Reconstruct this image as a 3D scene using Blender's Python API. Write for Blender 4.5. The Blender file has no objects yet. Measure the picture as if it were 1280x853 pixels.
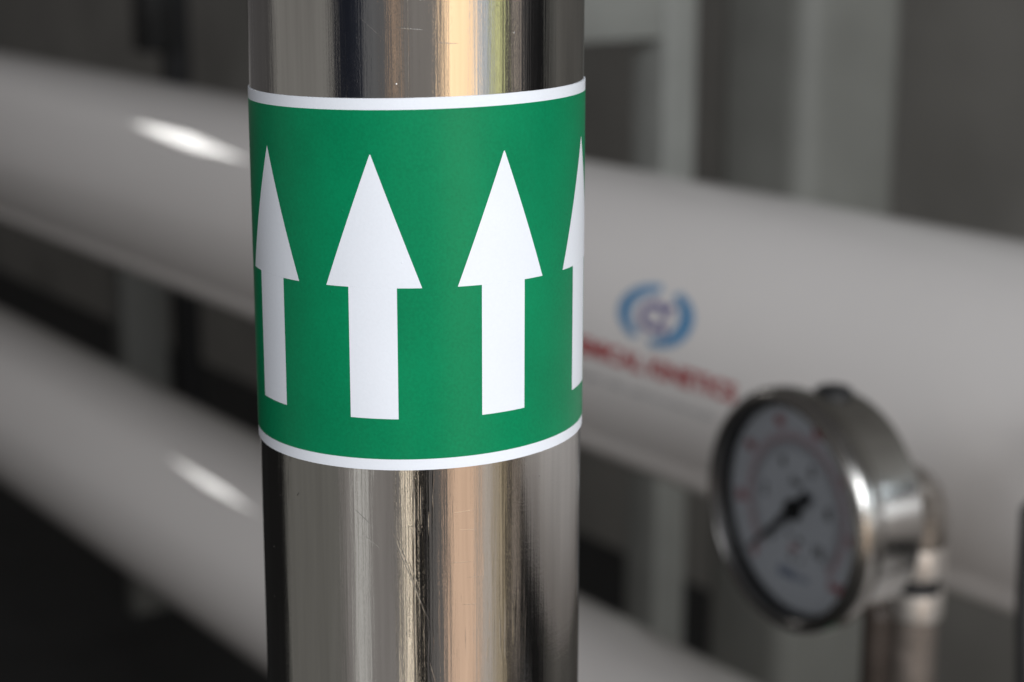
import bpy, bmesh, math, random
from mathutils import Vector, Matrix
random.seed(7)
R_ = math.radians
S = bpy.context.scene
C = S.collection

# ------------------------------------------------------------------ camera
PX, PY = 0.0, 0.0                      # axis of the steel pipe
CAM = Vector((0.285697, -0.178983, 1.2))
cam_r = Vector((0.573243, 0.819385, 0.00106))
cam_u = Vector((-0.189954, 0.131633, 0.972929))
cam_f = Vector((-0.797064, 0.557926, -0.231103))
cd = bpy.data.cameras.new('camera')
cam = bpy.data.objects.new('camera', cd); C.objects.link(cam)
m = Matrix((cam_r, cam_u, -cam_f)).transposed().to_4x4()
m.translation = CAM
cam.matrix_world = m
cd.sensor_width = 36.0
cd.lens = 36.0 * 2312.3 / 1280.0
cd.clip_start = 0.01; cd.clip_end = 200
cd.dof.use_dof = True
cd.dof.focus_distance = 0.317
cd.dof.aperture_fstop = 16.0
cd.dof.aperture_blades = 0
S.camera = cam

# ------------------------------------------------------------------ world, lamps, exposure
w = bpy.data.worlds.new('World'); S.world = w; w.use_nodes = True
bg = w.node_tree.nodes['Background']
bg.inputs[0].default_value = (1.0, 0.96, 0.96, 1); bg.inputs[1].default_value = 0.085

def area(name, loc, target, sx, sy, power, col):
    l = bpy.data.lights.new(name, 'AREA'); l.shape = 'RECTANGLE'
    l.size = sx; l.size_y = sy; l.energy = power; l.color = col
    o = bpy.data.objects.new(name, l); C.objects.link(o)
    o.location = loc
    d = Vector(target) - Vector(loc)
    o.rotation_euler = d.to_track_quat('-Z', 'Y').to_euler()
    return o
BASE = -32.06
LBASE = -34.99                         # the zero line of the label print
def az(a, r, z):
    """point r metres from the pipe, a degrees to the right of the camera"""
    t = R_(BASE + a); return Vector((r*math.cos(t), r*math.sin(t), z))
# the open side of the shed: daylight comes in high, added lamps lower down make the stripes in the pipe
def stripe_lamp(name, a0, a1, z0, z1, rad, col, r=2.5):
    """added lamp, mirrored in the pipe as a stripe between two bearings, of radiance rad"""
    wd = 2*r*math.tan(R_((a1-a0)/2)); ht = z1-z0; zc = (z0+z1)/2
    return area(name, az((a0+a1)/2, r, zc), (0, 0, zc), wd, ht, rad*math.pi*wd*ht, col)
area('daylight_opening', az(20, 2.6, 2.35), (0, 0, 1.1), 2.3, 1.3, 92, (0.92, 0.96, 1.0))
area('front_fill', az(-34, 3.0, 2.5), (-.3, .3, 1.0), 1.6, 1.0, 13, (0.92, 0.95, 1.0))  # added soft fill for the housing fronts and gauge dial
area('end_window', (1.75, 1.55, 1.62), (-.27, .36, .95), 0.55, 0.42, 5.0, (0.82, 0.93, 1.0))
stripe_lamp('stripe_warm_upper', 17, 39.5, .62, 1.25, 2.0, (1.0, 0.70, 0.42))
stripe_lamp('stripe_warm_lower', 18, 40, .02, .75, 1.0, (1.0, 0.70, 0.50), 1.9)
stripe_lamp('stripe_dim_lower', 4.5, 17, .02, .75, .15, (1.0, 0.95, 0.92), 1.9)
stripe_lamp('stripe_cool', 39, 49, .62, 1.25, .85, (0.85, 0.93, 1.0))
stripe_lamp('stripe_cool_lower', 41, 52, .02, .75, .62, (1.0, 0.90, 0.80), 1.9)
stripe_lamp('stripe_green', 51, 59, .62, 1.25, .95, (0.98, 1.0, 0.45))
stripe_lamp('stripe_lower_edge', 53, 60, .02, .75, .55, (1.0, 0.82, 0.55), 1.9)
stripe_lamp('stripe_haze_upper', -36, -19, .62, 1.25, .09, (0.85, 0.92, 1.0))
stripe_lamp('stripe_glint_upper', -17, -12.5, .62, 1.25, .55, (1.0, 0.68, 0.45))
stripe_lamp('stripe_glint_lower', -12.5, -6.5, .02, .75, 1.6, (1.0, 0.88, 0.70), 1.9)
stripe_lamp('stripe_dim_centre', -10, 17, .62, 1.25, .20, (1.0, 0.93, 0.86))
stripe_lamp('stripe_dim_left', -112, -58, .02, 1.22, .17, (1.0, 0.98, 0.90), 1.9)
stripe_lamp('stripe_dim_left_low', -57, -16, .02, .75, .29, (1.0, 0.94, 0.90), 1.9)
stripe_lamp('stripe_pale', -47, -39, .02, .75, .46, (0.96, 1.0, 0.96), 1.8)
stripe_lamp('stripe_right_taupe', 100, 120, .0, 1.25, .34, (1.0, 0.88, 0.80))
stripe_lamp('stripe_right_line', 67, 71, .0, 1.25, .50, (1.0, 0.84, 0.70))
area('ceiling_lamp', (-5.36, -0.12, 2.87), (-1.2, 0.5, 0.8), 0.56, 0.20, 3.8, (1.0, 0.98, 0.95))

S.view_settings.view_transform = 'Standard'
S.view_settings.look = 'None'
S.view_settings.exposure = 0.0
S.view_settings.gamma = 1.0
S.render.engine = 'CYCLES'
S.cycles.use_denoising = True
S.cycles.max_bounces = 10
S.cycles.use_adaptive_sampling = False

# ------------------------------------------------------------------ materials
class NT:
    def __init__(s, name):
        s.m = bpy.data.materials.new(name); s.m.use_nodes = True
        s.t = s.m.node_tree; s.b = s.t.nodes['Principled BSDF']
    def n(s, typ, **k):
        nd = s.t.nodes.new(typ)
        for a, v in k.items():
            if a[0] == '_': setattr(nd, a[1:], v)
            else: nd.inputs[a].default_value = v
        return nd
    def l(s, a, b): s.t.links.new(a, b)
    def math(s, op, a, b=None, c=None, clamp=False):
        nd = s.t.nodes.new('ShaderNodeMath'); nd.operation = op; nd.use_clamp = clamp
        for i, v in enumerate((a, b, c)):
            if v is None: continue
            if isinstance(v, (int, float)): nd.inputs[i].default_value = v
            else: s.l(v, nd.inputs[i])
        return nd.outputs[0]
    def coords(s, scale=(1, 1, 1)):
        tc = s.n('ShaderNodeTexCoord'); mp = s.n('ShaderNodeMapping'); mp.inputs['Scale'].default_value = scale
        s.l(tc.outputs['Object'], mp.inputs[0]); return mp.outputs[0]
    def noise(s, scale, detail=3, co=None, rough=.5):
        nd = s.n('ShaderNodeTexNoise', Scale=scale, Detail=detail, Roughness=rough)
        if co is not None: s.l(co, nd.inputs['Vector'])
        return nd.outputs[0]
    def ramp(s, fac, stops):
        nd = s.n('ShaderNodeValToRGB'); cr = nd.color_ramp
        while len(cr.elements) < len(stops): cr.elements.new(0.5)
        for e, (p, c) in zip(cr.elements, stops):
            e.position = p; e.color = (c, c, c, 1) if isinstance(c, (int, float)) else (*c, 1)
        s.l(fac, nd.inputs[0]); return nd.outputs[0]
    def bump(s, h, strength, dist, prev=None):
        nd = s.n('ShaderNodeBump', Strength=strength, Distance=dist)
        s.l(h, nd.inputs['Height'])
        if prev is not None: s.l(prev, nd.inputs['Normal'])
        s.l(nd.outputs[0], s.b.inputs['Normal']); return nd.outputs[0]

def simple(name, col, rough=.5, metal=0., var=.12, nscale=30, bump=0.0, coat=0., spec=.5):
    t = NT(name); b = t.b
    b.inputs['Metallic'].default_value = metal
    b.inputs['Coat Weight'].default_value = coat; b.inputs['Coat Roughness'].default_value = .08
    b.inputs['Specular IOR Level'].default_value = spec
    co = t.coords()
    n = t.noise(nscale, 5, co)
    a = tuple(max(0, c*(1-var)) for c in col); z = tuple(min(1, c*(1+var)) for c in col)
    t.l(t.ramp(n, [(.3, a), (.7, z)]), b.inputs['Base Color'])
    t.l(t.ramp(n, [(.3, rough*.85), (.7, min(1, rough*1.15))]), b.inputs['Roughness'])
    if bump: t.bump(t.noise(nscale*6, 3, co), bump, .001)
    return t.m

def mat_pipe_steel():
    """satin stainless tube: drawn lines along the length, scuffs and a few deep scratches"""
    t = NT('stainless_pipe_steel'); b = t.b
    b.inputs['Metallic'].default_value = 1.0
    co = t.coords((1, 1, 1))
    sep = t.n('ShaderNodeSeparateXYZ'); t.l(co, sep.inputs[0])
    ang = t.math('ARCTAN2', sep.outputs[1], sep.outputs[0])
    arc = t.math('MULTIPLY', t.math('SUBTRACT', ang, R_(LBASE)), 0.03015)     # metres round the pipe from the camera side
    zz = sep.outputs[2]
    lines = t.noise(2600, 3, t.coords((1, 1, .010)), .6)          # drawn lines along the tube
    broad = t.noise(260, 3, t.coords((1, 1, .04)), .6)
    grain = t.noise(5200, 2, t.coords((1, 1, .6)), .6)
    ring = t.noise(1500, 2, t.coords((.03, .03, 1)), .5)          # faint circular scuffs
    patch = t.noise(55, 4, co, .6)
    # scratches: (arc mm, z mm from the label centre, arc mm, z mm, width mm)
    scr = [(-4.5, -105, 3.0, -125, .14), (-3.2, -106.5, 1.5, -121, .08), (-9, -108, -5, -111, .10), (-11, -103, -6.5, -107, .07),
           (6, -104, 11.5, -103.6, .10), (7, -107, 12, -107.4, .08), (5.5, -113, 11, -113.2, .09), (9, -116, 13.5, -116.3, .09),
           (2.5, -131, 4.0, -137, .08), (8, -121, 12, -121.3, .07), (-2, -9, 3.6, -10.0, .07), (-1.5, -15, 3.4, -15.8, .07),
           (-2.2, -20, 3.5, -20.6, .06), (4.2, -22.5, 8.8, -22.8, .06), (-8, -12, -3, -16, .06), (-8.5, -18, -4, -22, .06),
           (8.6, -9, 12.5, -9.2, .06), (-1, -112, 1.2, -118, .10)]
    tot = None
    for x0, z0, x1, z1, wd in scr:
        x0, z0, x1, z1, wd = [v*.001 for v in (x0, z0, x1, z1, wd)]
        dx, dz = x1-x0, z1-z0; L = math.hypot(dx, dz); dx /= L; dz /= L
        px = t.math('SUBTRACT', arc, x0); pz = t.math('SUBTRACT', zz, z0)
        u = t.math('MULTIPLY_ADD', px, dx, t.math('MULTIPLY', pz, dz))
        v = t.math('ABSOLUTE', t.math('MULTIPLY_ADD', px, dz, t.math('MULTIPLY', pz, -dx)))
        prof = t.math('SUBTRACT', 1.0, t.math('DIVIDE', v, wd), clamp=True)
        uu = t.math('DIVIDE', u, L)
        end = t.math('MULTIPLY', t.math('MULTIPLY', uu, t.math('SUBTRACT', 1.0, uu)), 5.0, clamp=True)
        end = t.math('MAXIMUM', end, 0.0)
        s_ = t.math('MULTIPLY', prof, end)
        tot = s_ if tot is None else t.math('MAXIMUM', tot, s_)
    # speckle pits, sparse
    vor = t.n('ShaderNodeTexVoronoi', Scale=330.0); t.l(co, vor.inputs['Vector'])
    pit = t.ramp(vor.outputs['Distance'], [(.0, 1.0), (.055, 0.0)])
    gate = t.ramp(t.noise(120, 2, co), [(.56, 0.0), (.62, 1.0)])
    pit = t.math('MULTIPLY', pit, gate)
    nb = t.bump(lines, .055, .0004)
    nb = t.bump(broad, .06, .0010, nb)
    nb = t.bump(grain, .05, .0002, nb)
    nb = t.bump(ring, .018, .0002, nb)
    nb = t.bump(tot, .20, .00003, nb)
    nb = t.bump(pit, .5, .0002, nb)
    dg = t.n('ShaderNodeMapping'); dg.inputs['Rotation'].default_value = (0, R_(35), R_(20)); dg.inputs['Scale'].default_value = (1, 1, .04)
    t.l(co, dg.inputs[0])
    rub = t.math('MULTIPLY', t.ramp(t.noise(1500, 2, dg.outputs[0]), [(.60, 0.0), (.72, 1.0)]), t.ramp(t.noise(48, 3, co), [(.50, 0.0), (.62, 1.0)]))
    nb = t.bump(rub, .10, .0002, nb)
    rough = t.ramp(patch, [(.3, .045), (.7, .085)])
    r2 = t.math('MULTIPLY_ADD', lines, .07, rough)
    r3 = t.math('MULTIPLY_ADD', tot, .2, r2)
    t.l(r3, b.inputs['Roughness'])
    colr = t.ramp(broad, [(.3, (.47, .455, .44)), (.7, (.60, .585, .565))])
    t.l(colr, b.inputs['Base Color'])
    return t.m

def mat_vinyl(name, col, rough, spk=.06):
    t = NT(name); b = t.b
    co = t.coords()
    n = t.noise(1900, 3, co); q = t.noise(60, 3, co)
    n2 = t.math('MULTIPLY_ADD', q, .5, t.math('MULTIPLY', n, .5))
    t.l(t.ramp(n2, [(.35, tuple(c*(1-spk) for c in col)), (.65, tuple(min(1, c*(1+spk)) for c in col))]), b.inputs['Base Color'])
    b.inputs['Roughness'].default_value = rough
    b.inputs['Specular IOR Level'].default_value = .19
    vor = t.n('ShaderNodeTexVoronoi', Scale=240.0); t.l(co, vor.inputs['Vector'])
    pim = t.math('MULTIPLY', t.ramp(vor.outputs['Distance'], [(0, 1.0), (.06, 0.0)]), t.ramp(t.noise(90, 2, co), [(.60, 0.0), (.66, 1.0)]))
    nb = t.bump(n, .07, .0002); nb = t.bump(pim, .35, .00025, nb)
    return t.m

def mat_vessel():
    t = NT('white_gelcoat'); b = t.b
    co = t.coords()
    n = t.noise(9, 5, t.coords((.35, 1, 1)))
    t.l(t.ramp(n, [(.3, (.80, .76, .735)), (.7, (.84, .80, .775))]), b.inputs['Base Color'])
    b.inputs['Roughness'].default_value = .5
    b.inputs['Coat Weight'].default_value = .9; b.inputs['Coat Roughness'].default_value = .04
    t.bump(t.noise(38, 2, co), .05, .004)
    return t.m

def mat_corroded():
    t = NT('dull_cast_fitting'); b = t.b
    b.inputs['Metallic'].default_value = .9
    co = t.coords()
    n = t.noise(140, 5, co, .65)
    t.l(t.ramp(n, [(.35, (.17, .15, .13)), (.65, (.42, .39, .36))]), b.inputs['Base Color'])
    t.l(t.ramp(n, [(.35, .5), (.65, .3)]), b.inputs['Roughness'])
    t.bump(n, .4, .001)
    return t.m

M = dict(
    pipe=mat_pipe_steel(),
    white=mat_vinyl('white_vinyl_print', (.79, .82, .88), .38, .02),
    green=mat_vinyl('green_vinyl_print', (.0, .208, .084), .34, .12),
    vessel=mat_vessel(),
    steel=simple('polished_gauge_steel', (.58, .565, .545), .19, 1.0, .06, 60),
    fitting=mat_corroded(),
    nickel=simple('bright_union_metal', (.70, .66, .62), .42, .85, .1, 120, .1),
    rim=simple('dull_rim_steel', (.40, .385, .365), .24, 1.0, .08, 60),
    stembrown=simple('tarnished_stem_metal', (.045, .034, .028), .5, .3, .2, 60),
    nickel_dull=simple('worn_riser_metal', (.25, .215, .19), .5, .6, .2, 90, .2),
    black=simple('black_rubber', (.012, .012, .013), .5, 0, .2, 60, .1),
    dial=simple('dial_white', (.80, .82, .86), .5, 0, .02, 20),
    ink=simple('black_ink', (.02, .02, .025), .5),
    redink=simple('red_ink', (.45, .03, .05), .5),
    blueink=simple('blue_ink', (.03, .08, .22), .5),
    logoblue=simple('logo_blue', (.08, .26, .48), .4),
    logoviolet=simple('logo_violet', (.09, .07, .27), .4),
    logored=simple('lettering_red', (.40, .015, .02), .4),
    greyink=simple('pale_grey_print', (.22, .23, .25), .45),
    post=simple('grey_painted_steel', (.29, .292, .272), .5, 0, .10, 14, .1),
    column=simple('grey_column_paint', (.235, .235, .215), .55, 0, .12, 7, .1),
    wall=simple('dark_wall_paint', (.25, .24, .22), .65, 0, .15, 4, .15),
    greydim=simple('dim_upright_paint', (.15, .15, .14), .6, 0, .1, 9),
    floor=simple('shaded_floor', (.022, .0215, .021), .8, 0, .3, 6, .3),  # concrete made near black, the shade under the housings is in the colour
    box=simple('black_box_plastic', (.014, .014, .014), .45, 0, .1, 30),
    greenplastic=simple('green_handle_plastic', (.01, .22, .09), .4),
    yard_tan=simple('tan_plaster', (.42, .30, .20), .8, 0, .15, 3),
    yard_grey=simple('olive_grey_panel', (.30, .30, .26), .6, 0, .15, 3),
    sheet_navy=simple('navy_sheet', (.035, .045, .08), .6, 0, .2, 8),
    sheet_black=simple('black_sheet', (.01, .01, .012), .6, 0, .2, 8),
)
def glass():
    m_ = bpy.data.materials.new('gauge_glass'); m_.use_nodes = True; t = m_.node_tree
    for n in list(t.nodes): t.nodes.remove(n)
    o = t.nodes.new('ShaderNodeOutputMaterial'); mx = t.nodes.new('ShaderNodeMixShader')
    tr = t.nodes.new('ShaderNodeBsdfTransparent'); tr.inputs[0].default_value = (.95, .965, .98, 1)
    gl = t.nodes.new('ShaderNodeBsdfGlossy'); gl.inputs['Roughness'].default_value = .04
    fr = t.nodes.new('ShaderNodeFresnel'); fr.inputs[0].default_value = 1.5
    t.links.new(fr.outputs[0], mx.inputs[0]); t.links.new(tr.outputs[0], mx.inputs[1]); t.links.new(gl.outputs[0], mx.inputs[2])
    t.links.new(mx.outputs[0], o.inputs[0]); return m_
M['glass'] = glass()

# ------------------------------------------------------------------ helpers
def obj(name, bm, mat, parent=None, smooth=True, loc=None, label=None):
    me = bpy.data.meshes.new(name)
    bmesh.ops.recalc_face_normals(bm, faces=bm.faces[:])
    bm.to_mesh(me); bm.free()
    if smooth:
        for p in me.polygons: p.use_smooth = True
        me.set_sharp_from_angle(angle=R_(32))
    me.materials.append(M[mat] if isinstance(mat, str) else mat)
    o = bpy.data.objects.new(name, me); C.objects.link(o)
    if parent: o.parent = parent
    if loc is not None: o.location = loc
    if label: o['label'] = label
    return o
def thing(name, label, cat, loc=(0, 0, 0), group=None):
    o = bpy.data.objects.new(name, None); C.objects.link(o)
    o.empty_display_size = .05
    o.location = loc; o['label'] = label; o['category'] = cat
    if group: o['group'] = group
    return o
def struct(name, bm, mat, smooth=False):
    o = obj(name, bm, mat, smooth=smooth); o['kind'] = 'structure'; return o

def box(x0, x1, y0, y1, z0, z1, bev=0.0, seg=2, bm=None):
    bm = bm or bmesh.new()
    r = bmesh.ops.create_cube(bm, size=1)
    vs = r['verts']
    for v in vs:
        v.co = Vector(((x0+x1)/2 + v.co.x*(x1-x0), (y0+y1)/2 + v.co.y*(y1-y0), (z0+z1)/2 + v.co.z*(z1-z0)))
    if bev:
        es = list({e for v in vs for e in v.link_edges})
        bmesh.ops.bevel(bm, geom=es, offset=bev, segments=seg, affect='EDGES', profile=.5)
    return bm
def lathe(profile, axis='Z', seg=96, closed=False):
    """profile: list of (r, h); revolved round the axis"""
    bm = bmesh.new(); rings = []
    for r, h in profile:
        ring = []
        if r < 1e-7:
            ring = [bm.verts.new(pos(0, 0, h, axis))]
        else:
            for i in range(seg):
                a = 2*math.pi*i/seg
                ring.append(bm.verts.new(pos(r*math.cos(a), r*math.sin(a), h, axis)))
        rings.append(ring)
    pairs = list(zip(rings, rings[1:])) + ([(rings[-1], rings[0])] if closed else [])
    for a, b in pairs:
        for i in range(seg):
            j = (i+1) % seg
            if len(a) == 1 and len(b) == 1: continue
            if len(a) == 1: bm.faces.new((a[0], b[i], b[j]))
            elif len(b) == 1: bm.faces.new((a[i], a[j], b[0]))
            else: bm.faces.new((a[i], a[j], b[j], b[i]))
    return bm
def pos(a, b, h, axis):
    if axis == 'Z': return (a, b, h)
    if axis == 'Y': return (a, h, b)
    return (h, a, b)
def tube(path, radius, seg=32, caps=True):
    bm = bmesh.new(); rings = []; P = [Vector(p) for p in path]; up = None
    for i, p in enumerate(P):
        d = (P[min(i+1, len(P)-1)] - P[max(i-1, 0)]).normalized()
        if up is None:
            up = Vector((1, 0, 0)) if abs(d.x) < .9 else Vector((0, 0, 1))
        s = d.cross(up).normalized(); up = s.cross(d).normalized()
        r = radius[i] if isinstance(radius, (list, tuple)) else radius
        rings.append([bm.verts.new(p + r*(math.cos(2*math.pi*k/seg)*s + math.sin(2*math.pi*k/seg)*up)) for k in range(seg)])
    for a, b in zip(rings, rings[1:]):
        for k in range(seg): bm.faces.new((a[k], a[(k+1) % seg], b[(k+1) % seg], b[k]))
    if caps:
        bm.faces.new(rings[0]); bm.faces.new(rings[-1][::-1])
    return bm
def fillet(profile, r=.0008, n=3):
    out = [profile[0]]
    for a, b, c in zip(profile, profile[1:], profile[2:]):
        A, B, D = Vector(a), Vector(b), Vector(c)
        u = (A-B); v = (D-B)
        if u.length < 1e-9 or v.length < 1e-9: out.append(b); continue
        k = min(r, u.length*.45, v.length*.45)
        p0 = B+u.normalized()*k; p1 = B+v.normalized()*k
        for i in range(n+1):
            t = i/n; q = p0*(1-t)**2 + B*2*t*(1-t) + p1*t*t
            out.append((q.x, q.y))
    out.append(profile[-1]); return out
def text_mesh(s, size, bold=0.0, align='CENTER', spacing=1.0):
    cu = bpy.data.curves.new('lettering_source', 'FONT'); cu.body = s; cu.size = size; cu.align_x = align; cu.align_y = 'CENTER'
    cu.offset = bold; cu.space_character = spacing; cu.resolution_u = 4
    o = bpy.data.objects.new('lettering_source', cu); C.objects.link(o)
    dg = bpy.context.evaluated_depsgraph_get(); dg.update()
    me = bpy.data.meshes.new_from_object(o.evaluated_get(dg))
    C.objects.unlink(o); bpy.data.objects.remove(o); bpy.data.curves.remove(cu)
    return me
def text_bm(*a, **k):
    me = text_mesh(*a, **k); bm = bmesh.new(); bm.from_mesh(me); bpy.data.meshes.remove(me); return bm

# ================================================================== SETTING
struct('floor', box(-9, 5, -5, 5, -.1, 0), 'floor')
struct('wall', box(-8, 1.5, 1.90, 2.0, 0, 3.2), 'wall')

# square steel column behind the housings
t = thing('steel_column', 'broad square grey steel column behind the housings at right', 'column', (-1.248, 1.306, 0))
bm = box(-.075, .075, -.079, .079, .02, 3.0)
ed = [e for e in bm.edges if abs(e.verts[0].co.z-e.verts[1].co.z) > 1]
bmesh.ops.bevel(bm, geom=ed, offset=.030, segments=8, affect='EDGES', profile=.5)
obj('shaft', bm, 'column', t)
obj('base_plate', box(-.13, .13, -.13, .13, 0, .02, .003), 'column', t, smooth=False)

# skid frame: post with a beam butting into it
t = thing('support_frame', 'pale grey tube frame with post and short cross beam behind the upper housing', 'frame', (-1.212, 1.063, 0))
obj('post', box(-.026, .026, -.022, .022, .006, 1.30, .003), 'post', t)
obj('beam', box(-.026, .026, -.30, -.0225, 1.064, 1.064+.085, .003), 'post', t)
obj('foot_plate', box(-.06, .06, -.06, .06, 0, .006), 'post', t)

# further left: dark strut and a paler upright, a black box
t = thing('dark_upright', 'narrow black upright far behind the housings at left', 'post', (-2.52, 1.115, 0))
obj('channel', box(-.02, .02, -.018, .018, 0, 2.2, .002), 'black', t)
t = thing('grey_upright', 'dim grey upright beside the narrow black one at left', 'post', (-2.56, 1.050, 0))
obj('channel', box(-.02, .02, -.04, .04, 0, .90, .002), 'greydim', t)
t = thing('junction_box', 'small black box fixed high beside the narrow black upright', 'box', (-2.50, 1.074, .965))
obj('case', box(-.03, .03, -.030, .022, 0, .25, .006), 'box', t)
obj('cover', box(.031, .037, -.027, .019, .01, .24, .002), 'box', t)

# ================================================================== MEMBRANE HOUSINGS
VR = .1
VES = [(.61372, .9193), (.64382, .5547)]
def housing(y, z, label):
    t = thing('membrane_housing', label, 'housing', (0, y, z), 'white membrane housings stacked one over the other')
    x0, x1 = -4.2, .62
    prof = [(.0, x0-.02), (.05, x0-.02), (.088, x0-.005), (.1, x0+.03)] + [(VR, x0+.03+(x1-x0-.06)*i/40) for i in range(1, 41)] + [(.088, x1+.005), (.084, x1+.005), (.084, x1-.02), (0, x1-.02)]
    obj('shell', lathe(prof, 'X', 160), 'vessel', t)
    h = obj('end_cap', lathe([(0, x1-.019), (.082, x1-.019), (.082, x1-.002), (.045, x1+.004), (.045, x1+.03), (0, x1+.03)], 'X', 64), 'steel', t)
    return t
hu = housing(*VES[0], 'upper white tubular housing with the round blue emblem and red lettering')
hl = housing(*VES[1], 'lower white tubular housing, plain, nearest the dark floor')

# flat shapes are bent round the upper housing: x along it, s measured round it
def wrap(bm, xc, angc, off=.0003, cut=.004):
    """(x, y) metres on the shell at angle angc from the top towards the camera; y is up"""
    bmesh.ops.triangulate(bm, faces=bm.faces[:])
    bmesh.ops.subdivide_edges(bm, edges=[e for e in bm.edges if e.calc_length() > cut], cuts=1)
    for v in bm.verts:
        a = R_(angc) - v.co.y/VR; r = VR+off
        v.co = Vector((xc+v.co.x, -r*math.sin(a), r*math.cos(a)))
    return bm
EX, EA = -.5620, 68.5
def stretch(bm, k):
    for v in bm.verts: v.co.x *= k
    return bm
def leaf_bm(ang, rad, length, width, tilt):
    bm = bmesh.new(); n = 6; c = Vector((rad*math.cos(ang), rad*math.sin(ang)))
    d = Vector((math.cos(ang+tilt), math.sin(ang+tilt))); s = Vector((-d.y, d.x)); pts = []
    for i in range(n+1):
        t = i/n; pts.append(c + d*length*(t-.5) + s*width*math.sin(math.pi*t)**.7*.5)
    for i in range(n-1, 0, -1):
        t = i/n; pts.append(c + d*length*(t-.5) - s*width*math.sin(math.pi*t)**.7*.5)
    bm.faces.new([bm.verts.new((p.x, p.y, 0)) for p in pts]); return bm
emb = obj('emblem', wrap(stretch(text_bm('\u03b1', .031, bold=.0007), 1.5), EX, EA), 'logoviolet', hu, label='violet alpha sign in the middle of the blue ring')
for side in (0, 1):
    for i in range(13):
        f = i/12
        a = R_(104 + 134*f) if side == 0 else R_(58 - 140*f)
        ln = .0085*(.45+.75*math.sin(math.pi*(.12+.80*f)))
        obj('leaf', wrap(stretch(leaf_bm(a, .0165, ln, .0056, .75 if side == 0 else -.75), 1.74), EX, EA, .0004), 'logoblue', emb)
ttl = text_bm('CHEMICAL KINETICS', .0148, bold=.0006, spacing=1.0)
xs = [v.co.x for v in ttl.verts]; k = .176/(max(xs)-min(xs))
for v in ttl.verts: v.co.x *= k
obj('lettering', wrap(ttl, -.5680, 86.8), 'logored', hu, label='red capital lettering under the emblem')
# the small grey line under it is too blurred to read: rows of small strokes
bm = bmesh.new(); x = -.086; rnd = random.Random(3)
for wl in (9, 7, 7, 10, 3, 4):
    for i in range(wl):
        for dx, dy0, dy1 in ((0, -.0018, .0018), (.0011, -.0018 if rnd.random() < .5 else 0, .0018 if rnd.random() < .6 else 0)):
            vs = [bm.verts.new(p) for p in ((x+dx, dy0, 0), (x+dx+.0006, dy0, 0), (x+dx+.0006, dy1, 0), (x+dx, dy1, 0))]
            bm.faces.new(vs)
        x += .0030
    x += .0026
o = obj('small_print', wrap(bm, -.545, 97.5), 'greyink', hu, smooth=False); o['kind'] = 'stuff'

# ================================================================== STAINLESS PIPE
PR = .03015; LZ = 1.2
pipe = thing('stainless_pipe', 'upright polished stainless pipe in front wearing a green band of white arrows', 'pipe', (0, 0, LZ))
prof = [(PR-.002, -1.19), (PR, -1.19)] + [(PR, -1.19+.05*i) for i in range(1, 36)] + [(PR-.002, .56)]
obj('pipe_wall', lathe(prof, 'Z', 256), 'pipe', pipe)
obj('floor_flange', lathe(fillet([(PR+.0002, -1.199), (.075, -1.199), (.075, -1.183), (PR+.0002, -1.183)], .001), 'Z', 96, closed=True), 'steel', pipe)
# weld seam: a hair-thin raised line along the pipe
bm = bmesh.new()
def cylpt(arc, z, off): # arc metres right of the camera-facing line
    a = R_(LBASE) + arc/PR; return Vector(((PR+off)*math.cos(a), (PR+off)*math.sin(a), z))
rows = []
for i in range(120):
    z = -.45 + i*.006; j = 1e-5*math.sin(i*1.7)
    rows.append([bm.verts.new(cylpt(ARC, z, off)) for ARC, off in ((.00008-.00009+j, -.00002), (.00008+j, .00003), (.00008+.00009+j, -.00002))])
for a, b in zip(rows, rows[1:]):
    for k_ in range(2): bm.faces.new((a[k_], a[k_+1], b[k_+1], b[k_]))
obj('weld_seam', bm, 'fitting', pipe)

TX = .0209  # the band sits slightly askew
def zt(arc, z, k=1.0): return z + k*PR*TX*math.sin(arc/PR)
def shell(z0, z1, off, step=1.5, inner=None, a0=-180, a1=180):
    """a vinyl layer round the pipe, with its cut edge"""
    bm = bmesh.new(); n = int((a1-a0)/step); cols = []
    for i in range(n + (0 if a1-a0 == 360 else 1)):
        arc = R_(a0+i*step)*PR
        c = [bm.verts.new(cylpt(arc, zt(arc, z0), off-.00012 if inner is None else inner))]
        for q in range(9): c.append(bm.verts.new(cylpt(arc, zt(arc, z0+(z1-z0)*q/8), off)))
        c.append(bm.verts.new(cylpt(arc, zt(arc, z1), off-.00012 if inner is None else inner)))
        cols.append(c)
    pr = list(zip(cols, cols[1:]))
    if a1-a0 == 360: pr.append((cols[-1], cols[0]))
    for a, b in pr:
        for q in range(10): bm.faces.new((a[q], b[q], b[q+1], a[q+1]))
    return bm
label_z = (-.09577, -.03158)
gz = (-.0938, -.0335)
band = obj('arrow_band', shell(*label_z, .00026, inner=.00001), 'white', pipe)
obj('green_field', shell(*gz, .00030, inner=.00026), 'green', band)
def arrow(arc_c):
    zb, zs, zt_, hw, sw = -.0866, -.06362, -.04098, .0085, .00425
    bm = bmesh.new()
    def strip(lo, hi, n):
        prev = None
        for i in range(n+1):
            t = i/n; (xl0, xr0, z0), (xl1, xr1, z1) = lo, hi
            xl = xl0+(xl1-xl0)*t; xr = xr0+(xr1-xr0)*t; z = z0+(z1-z0)*t
            row = []
            for q in range(9):
                a = arc_c + xl+(xr-xl)*q/8
                row.append(bm.verts.new(cylpt(a, zt(a, z, .5), .00034)))
            if prev:
                for q in range(8): bm.faces.new((prev[q], prev[q+1], row[q+1], row[q]))
            prev = row
    strip((-sw, sw, zb), (-sw, sw, zs), 6)
    strip((-hw, hw, zs), (-.00008, .00008, zt_), 10)
    bmesh.ops.remove_doubles(bm, verts=bm.verts[:], dist=1e-6)
    return bm
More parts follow.
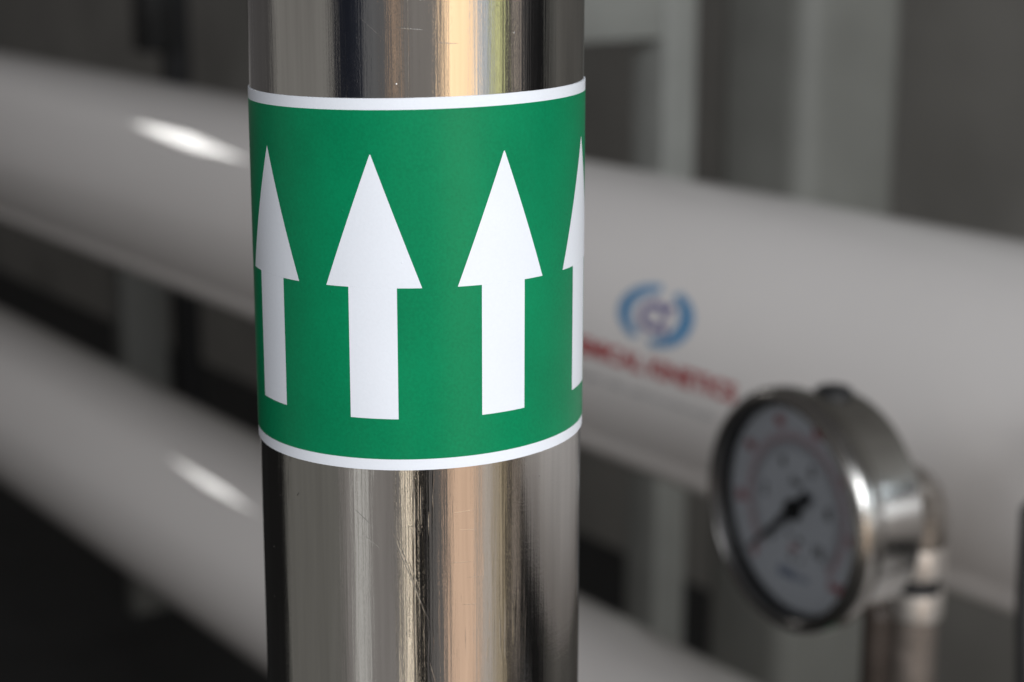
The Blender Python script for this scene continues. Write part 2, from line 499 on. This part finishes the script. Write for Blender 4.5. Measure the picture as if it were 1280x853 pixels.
for i in range(8):
    obj('arrow', arrow((-29.52 + 23.02*i)*.001), 'white', band)

# ================================================================== PRESSURE GAUGE
G = Vector((-.27437, .35678, .94177))
gg = thing('pressure_gauge', 'round steel pressure gauge with white dial and black needle at right', 'gauge', G)
gg.rotation_euler.z = -R_(4.5)
# everything along +Y behind the face
obj('bezel', lathe([(.0482, .002), (.0482, -.0016), (.0486, -.0020), (.0502, -.0021), (.0518, -.0015), (.0532, -.0003), (.0541, .0014), (.0545, .0034), (.0545, .0080), (.0540, .0103), (.0526, .0119), (.0505, .0125), (.0470, .0125)], 'Y', 160), 'rim', gg)
obj('case', lathe(fillet([(.0500, .0128), (.0500, .0350), (.0480, .0375), (.0200, .0380), (.0, .0380)], .0012), 'Y', 160), 'steel', gg)
obj('seal', lathe([(.04825, -.0006), (.0474, -.0004), (.0466, .0020), (.0464, .0074), (.0480, .0076)], 'Y', 128), 'black', gg)
dial = obj('dial', lathe([(0, .0075), (.0480, .0075)], 'Y', 128), 'dial', gg)
win = obj('window', lathe([(0, .0022), (.0465, .0022)], 'Y', 96), 'glass', gg)
if win.data.polygons[0].normal.y > 0: win.data.flip_normals()
# filler plug on top of the case
obj('filler_plug', lathe(fillet([(.0085, .0488), (.0085, .0515), (.0060, .0530), (0, .0530)], .0008), 'Z', 40), 'black', gg, loc=(0, .026, 0))
def place_flat(bm, x, z, yoff=.0072, rot=0.0):
    for v in bm.verts:
        px, pz = v.co.x, v.co.y
        c_, s_ = math.cos(rot), math.sin(rot)
        v.co = Vector((x + px*c_-pz*s_, yoff, z + px*s_+pz*c_))
    return bm
def ticks(r0, r1, wd, n, skip=None):
    bm = bmesh.new()
    for i in range(n+1):
        if skip and i % skip == 0: continue
        a = R_(225 - 270*i/n)
        d = Vector((math.cos(a), math.sin(a))); s = Vector((-d.y, d.x))*wd/2
        q = [d*r0-s, d*r0+s, d*r1+s, d*r1-s]
        bm.faces.new([bm.verts.new((p.x, .0072, p.y)) for p in q])
    return bm
def arc_band(r0, r1, a0=225, a1=-45, y=.00735, n=90):
    bm = bmesh.new(); pr = None
    for i in range(n+1):
        a = R_(a0+(a1-a0)*i/n)
        c = [bm.verts.new((r*math.cos(a), y, r*math.sin(a))) for r in (r0, r1)]
        if pr: bm.faces.new((pr[0], pr[1], c[1], c[0]))
        pr = c
    return bm
o = obj('inner_graduation', ticks(.0262, .0295, .0004, 50), 'ink', dial, smooth=False)
o = obj('outer_graduation', ticks(.0318, .0350, .0004, 70), 'redink', dial, smooth=False)
obj('inner_scale_line', arc_band(.0293, .0298), 'ink', dial, smooth=False)
obj('outer_scale_line', arc_band(.0312, .0318), 'redink', dial, smooth=False)
for i, s in enumerate(['0', '2', '4', '6', '8', '10']):
    a = R_(225 - 270*i/5); r = .0218
    obj('black_numeral', place_flat(text_bm(s, .0078, bold=.0002), r*math.cos(a), r*math.sin(a)), 'ink', dial, smooth=False)
for i in range(8):
    a = R_(225 - 270*i/7); r = .0392
    obj('red_numeral', place_flat(text_bm(str(i*20), .0064, bold=.00025), r*math.cos(a), r*math.sin(a)), 'redink', dial, smooth=False)
obj('unit_mark', place_flat(text_bm('bar', .0060, bold=.0001), 0, .0125), 'ink', dial, smooth=False)
obj('unit_mark', place_flat(text_bm('psi', .0050, bold=.0001), 0, -.0175), 'redink', dial, smooth=False)
# maker's mark at the foot of the dial, too blurred to read
bm = bmesh.new()
for x_, w_ in ((-.0100, .0022), (-.0070, .0022), (-.0040, .0022), (-.0010, .0022), (.0030, .0012), (.0050, .0012), (.0070, .0012), (.0090, .0012)):
    h_ = .0022 if w_ > .002 else .0012
    bm.faces.new([bm.verts.new(p) for p in ((x_, .0072, -.0305-h_), (x_+w_, .0072, -.0305-h_), (x_+w_*.8, .0072, -.0305+h_), (x_+w_*.2, .0072, -.0305+h_))])
obj('maker_mark', bm, 'blueink', dial, smooth=False)
bm = bmesh.new()
for x_, z_, w_ in ((-.0060, -.0120, .0030), (.0015, -.0135, .0040), (-.0035, -.0225, .0032), (.0040, -.0225, .0020)):
    bm.faces.new([bm.verts.new(p) for p in ((x_, .0072, z_-.0011), (x_+w_, .0072, z_-.0011), (x_+w_*.8, .0072, z_+.0011), (x_+w_*.2, .0072, z_+.0011))])
obj('fine_print', bm, 'ink', dial, smooth=False)
# needle with hub and tail
na = R_(221)
nd = Vector((math.cos(na), math.sin(na))); ns = Vector((-nd.y, nd.x))
bm = bmesh.new()
outl = [(-.0135, -.0026), (-.0120, -.0034), (-.0060, -.0020), (0, -.0016), (.010, -.0022), (.014, -.0015), (.0400, -.0004), (.0400, .0004), (.014, .0015), (.010, .0022), (0, .0016), (-.0060, .0020), (-.0120, .0034), (-.0135, .0026)]
f_ = bm.faces.new([bm.verts.new(((nd*a+ns*b).x, .0050, (nd*a+ns*b).y)) for a, b in outl])
ex = bmesh.ops.extrude_face_region(bm, geom=[f_])
for v in ex['geom']:
    if isinstance(v, bmesh.types.BMVert): v.co.y += .0006
ndl = obj('needle', bm, 'ink', gg, smooth=False)
obj('hub', lathe(fillet([(0, .0034), (.0042, .0034), (.0048, .0042), (.0048, .0070), (0, .0070)], .0004), 'Y', 40), 'black', ndl)

# ================================================================== GAUGE STANDPIPE (elbow, union, pipe)
SX, SY = G.x + .0064, G.y + .0800
sp = thing('gauge_standpipe', 'dull metal elbow, bright union rings and riser behind the gauge', 'pipe', (SX, SY, 0))
zc = G.z
path = [(-.0035, -.0415, zc), (-.003, -.030, zc)]
for i in range(13):
    a = math.pi/2*i/12; r = .0175
    path.append((-.001*(1-i/12), -r + r*math.sin(a), zc - r + r*math.cos(a)))
path.append((0, 0, zc-.0283))
obj('elbow', tube(path, .0130, 48), 'fitting', sp)
obj('collar', lathe(fillet([(.0, zc-.0435), (.0134, zc-.0435), (.0134, zc-.0285), (0, zc-.0285)], .0015), 'Z', 48), 'nickel', sp)
obj('groove', lathe([(0, zc-.0505), (.0112, zc-.0505), (.0112, zc-.0437), (0, zc-.0437)], 'Z', 48), 'black', sp)
obj('union_nut', lathe(fillet([(.0, zc-.0640), (.0130, zc-.0640), (.0130, zc-.0507), (0, zc-.0507)], .0015), 'Z', 48), 'nickel', sp)
obj('riser', lathe([(0, .002), (.0109, .002), (.0109, zc-.0642), (0, zc-.0642)], 'Z', 48), 'nickel_dull', sp)
obj('floor_flange', lathe(fillet([(.0110, .0005), (.045, .0005), (.045, .012), (.0110, .012)], .001), 'Z', 48, closed=True), 'fitting', sp)

t = thing('isolating_valve', 'dark valve stem with green handle tip just left of the riser', 'valve', (SX, SY-.0245, 0))
obj('stem', lathe(fillet([(0, .745), (.006, .745), (.006, .800), (.0066, .803), (.0066, .884), (.004, .888), (0, .888)], .001), 'Z', 32), 'stembrown', t)
obj('body', lathe(fillet([(0, .006), (.012, .006), (.012, .70), (.017, .705), (.017, .744), (0, .744)], .001), 'Z', 32), 'fitting', t)
obj('handle', box(-.008, .008, -.030, -.009, .800, .828, .004), 'greenplastic', t)

o = obj('hanging_cable', tube([(-.24, .722, .90), (-.24, .718, .95), (-.238, .690, .993), (-.236, .650, 1.018), (-.234, .614, 1.0238), (-.232, .575, 1.0165), (-.228, .540, .996), (-.222, .512, .975), (-.2125, .475, .965), (-.2096, .441, .9434), (-.2028, .434, .903), (-.1934, .428, .856), (-.18, .425, .6), (-.17, .42, .006)], .0042, 16), 'black')
o['label'] = 'black cable hanging down at the right edge beyond the gauge riser'; o['category'] = 'cable'

# ================================================================== DARK SHEETS, added out of view to mirror as dark stripes in the steel
def sheet(name, a0, a1, r, z0, z1, mat):
    p0, p1 = az(a0, r, 0), az(a1, r, 0)
    d = (p1-p0).normalized(); n = Vector((d.y, -d.x, 0))*.02
    bm = bmesh.new()
    vs = [bm.verts.new(Vector((q.x, q.y, z))) for z in (z0, z1) for q in (p0-n, p1-n, p1+n, p0+n)]
    for f in ((0, 1, 2, 3), (7, 6, 5, 4), (0, 4, 5, 1), (1, 5, 6, 2), (2, 6, 7, 3), (3, 7, 4, 0)): bm.faces.new([vs[i] for i in f])
    return struct(name, bm, mat)
sheet('wall', -54, -36, 2.0, .62, 1.5, 'sheet_navy')  # no real wall: unseen navy sheet for the dark stripe at upper left
sheet('wall', -6, 4, 1.9, 0, .75, 'sheet_black')  # added black sheet, mirrored as the dark stripe beside the cream one
sheet('wall', 79, 97, 1.8, 0, 1.5, 'sheet_black')  # added black sheet for the dark stripe near the pipe's right edge
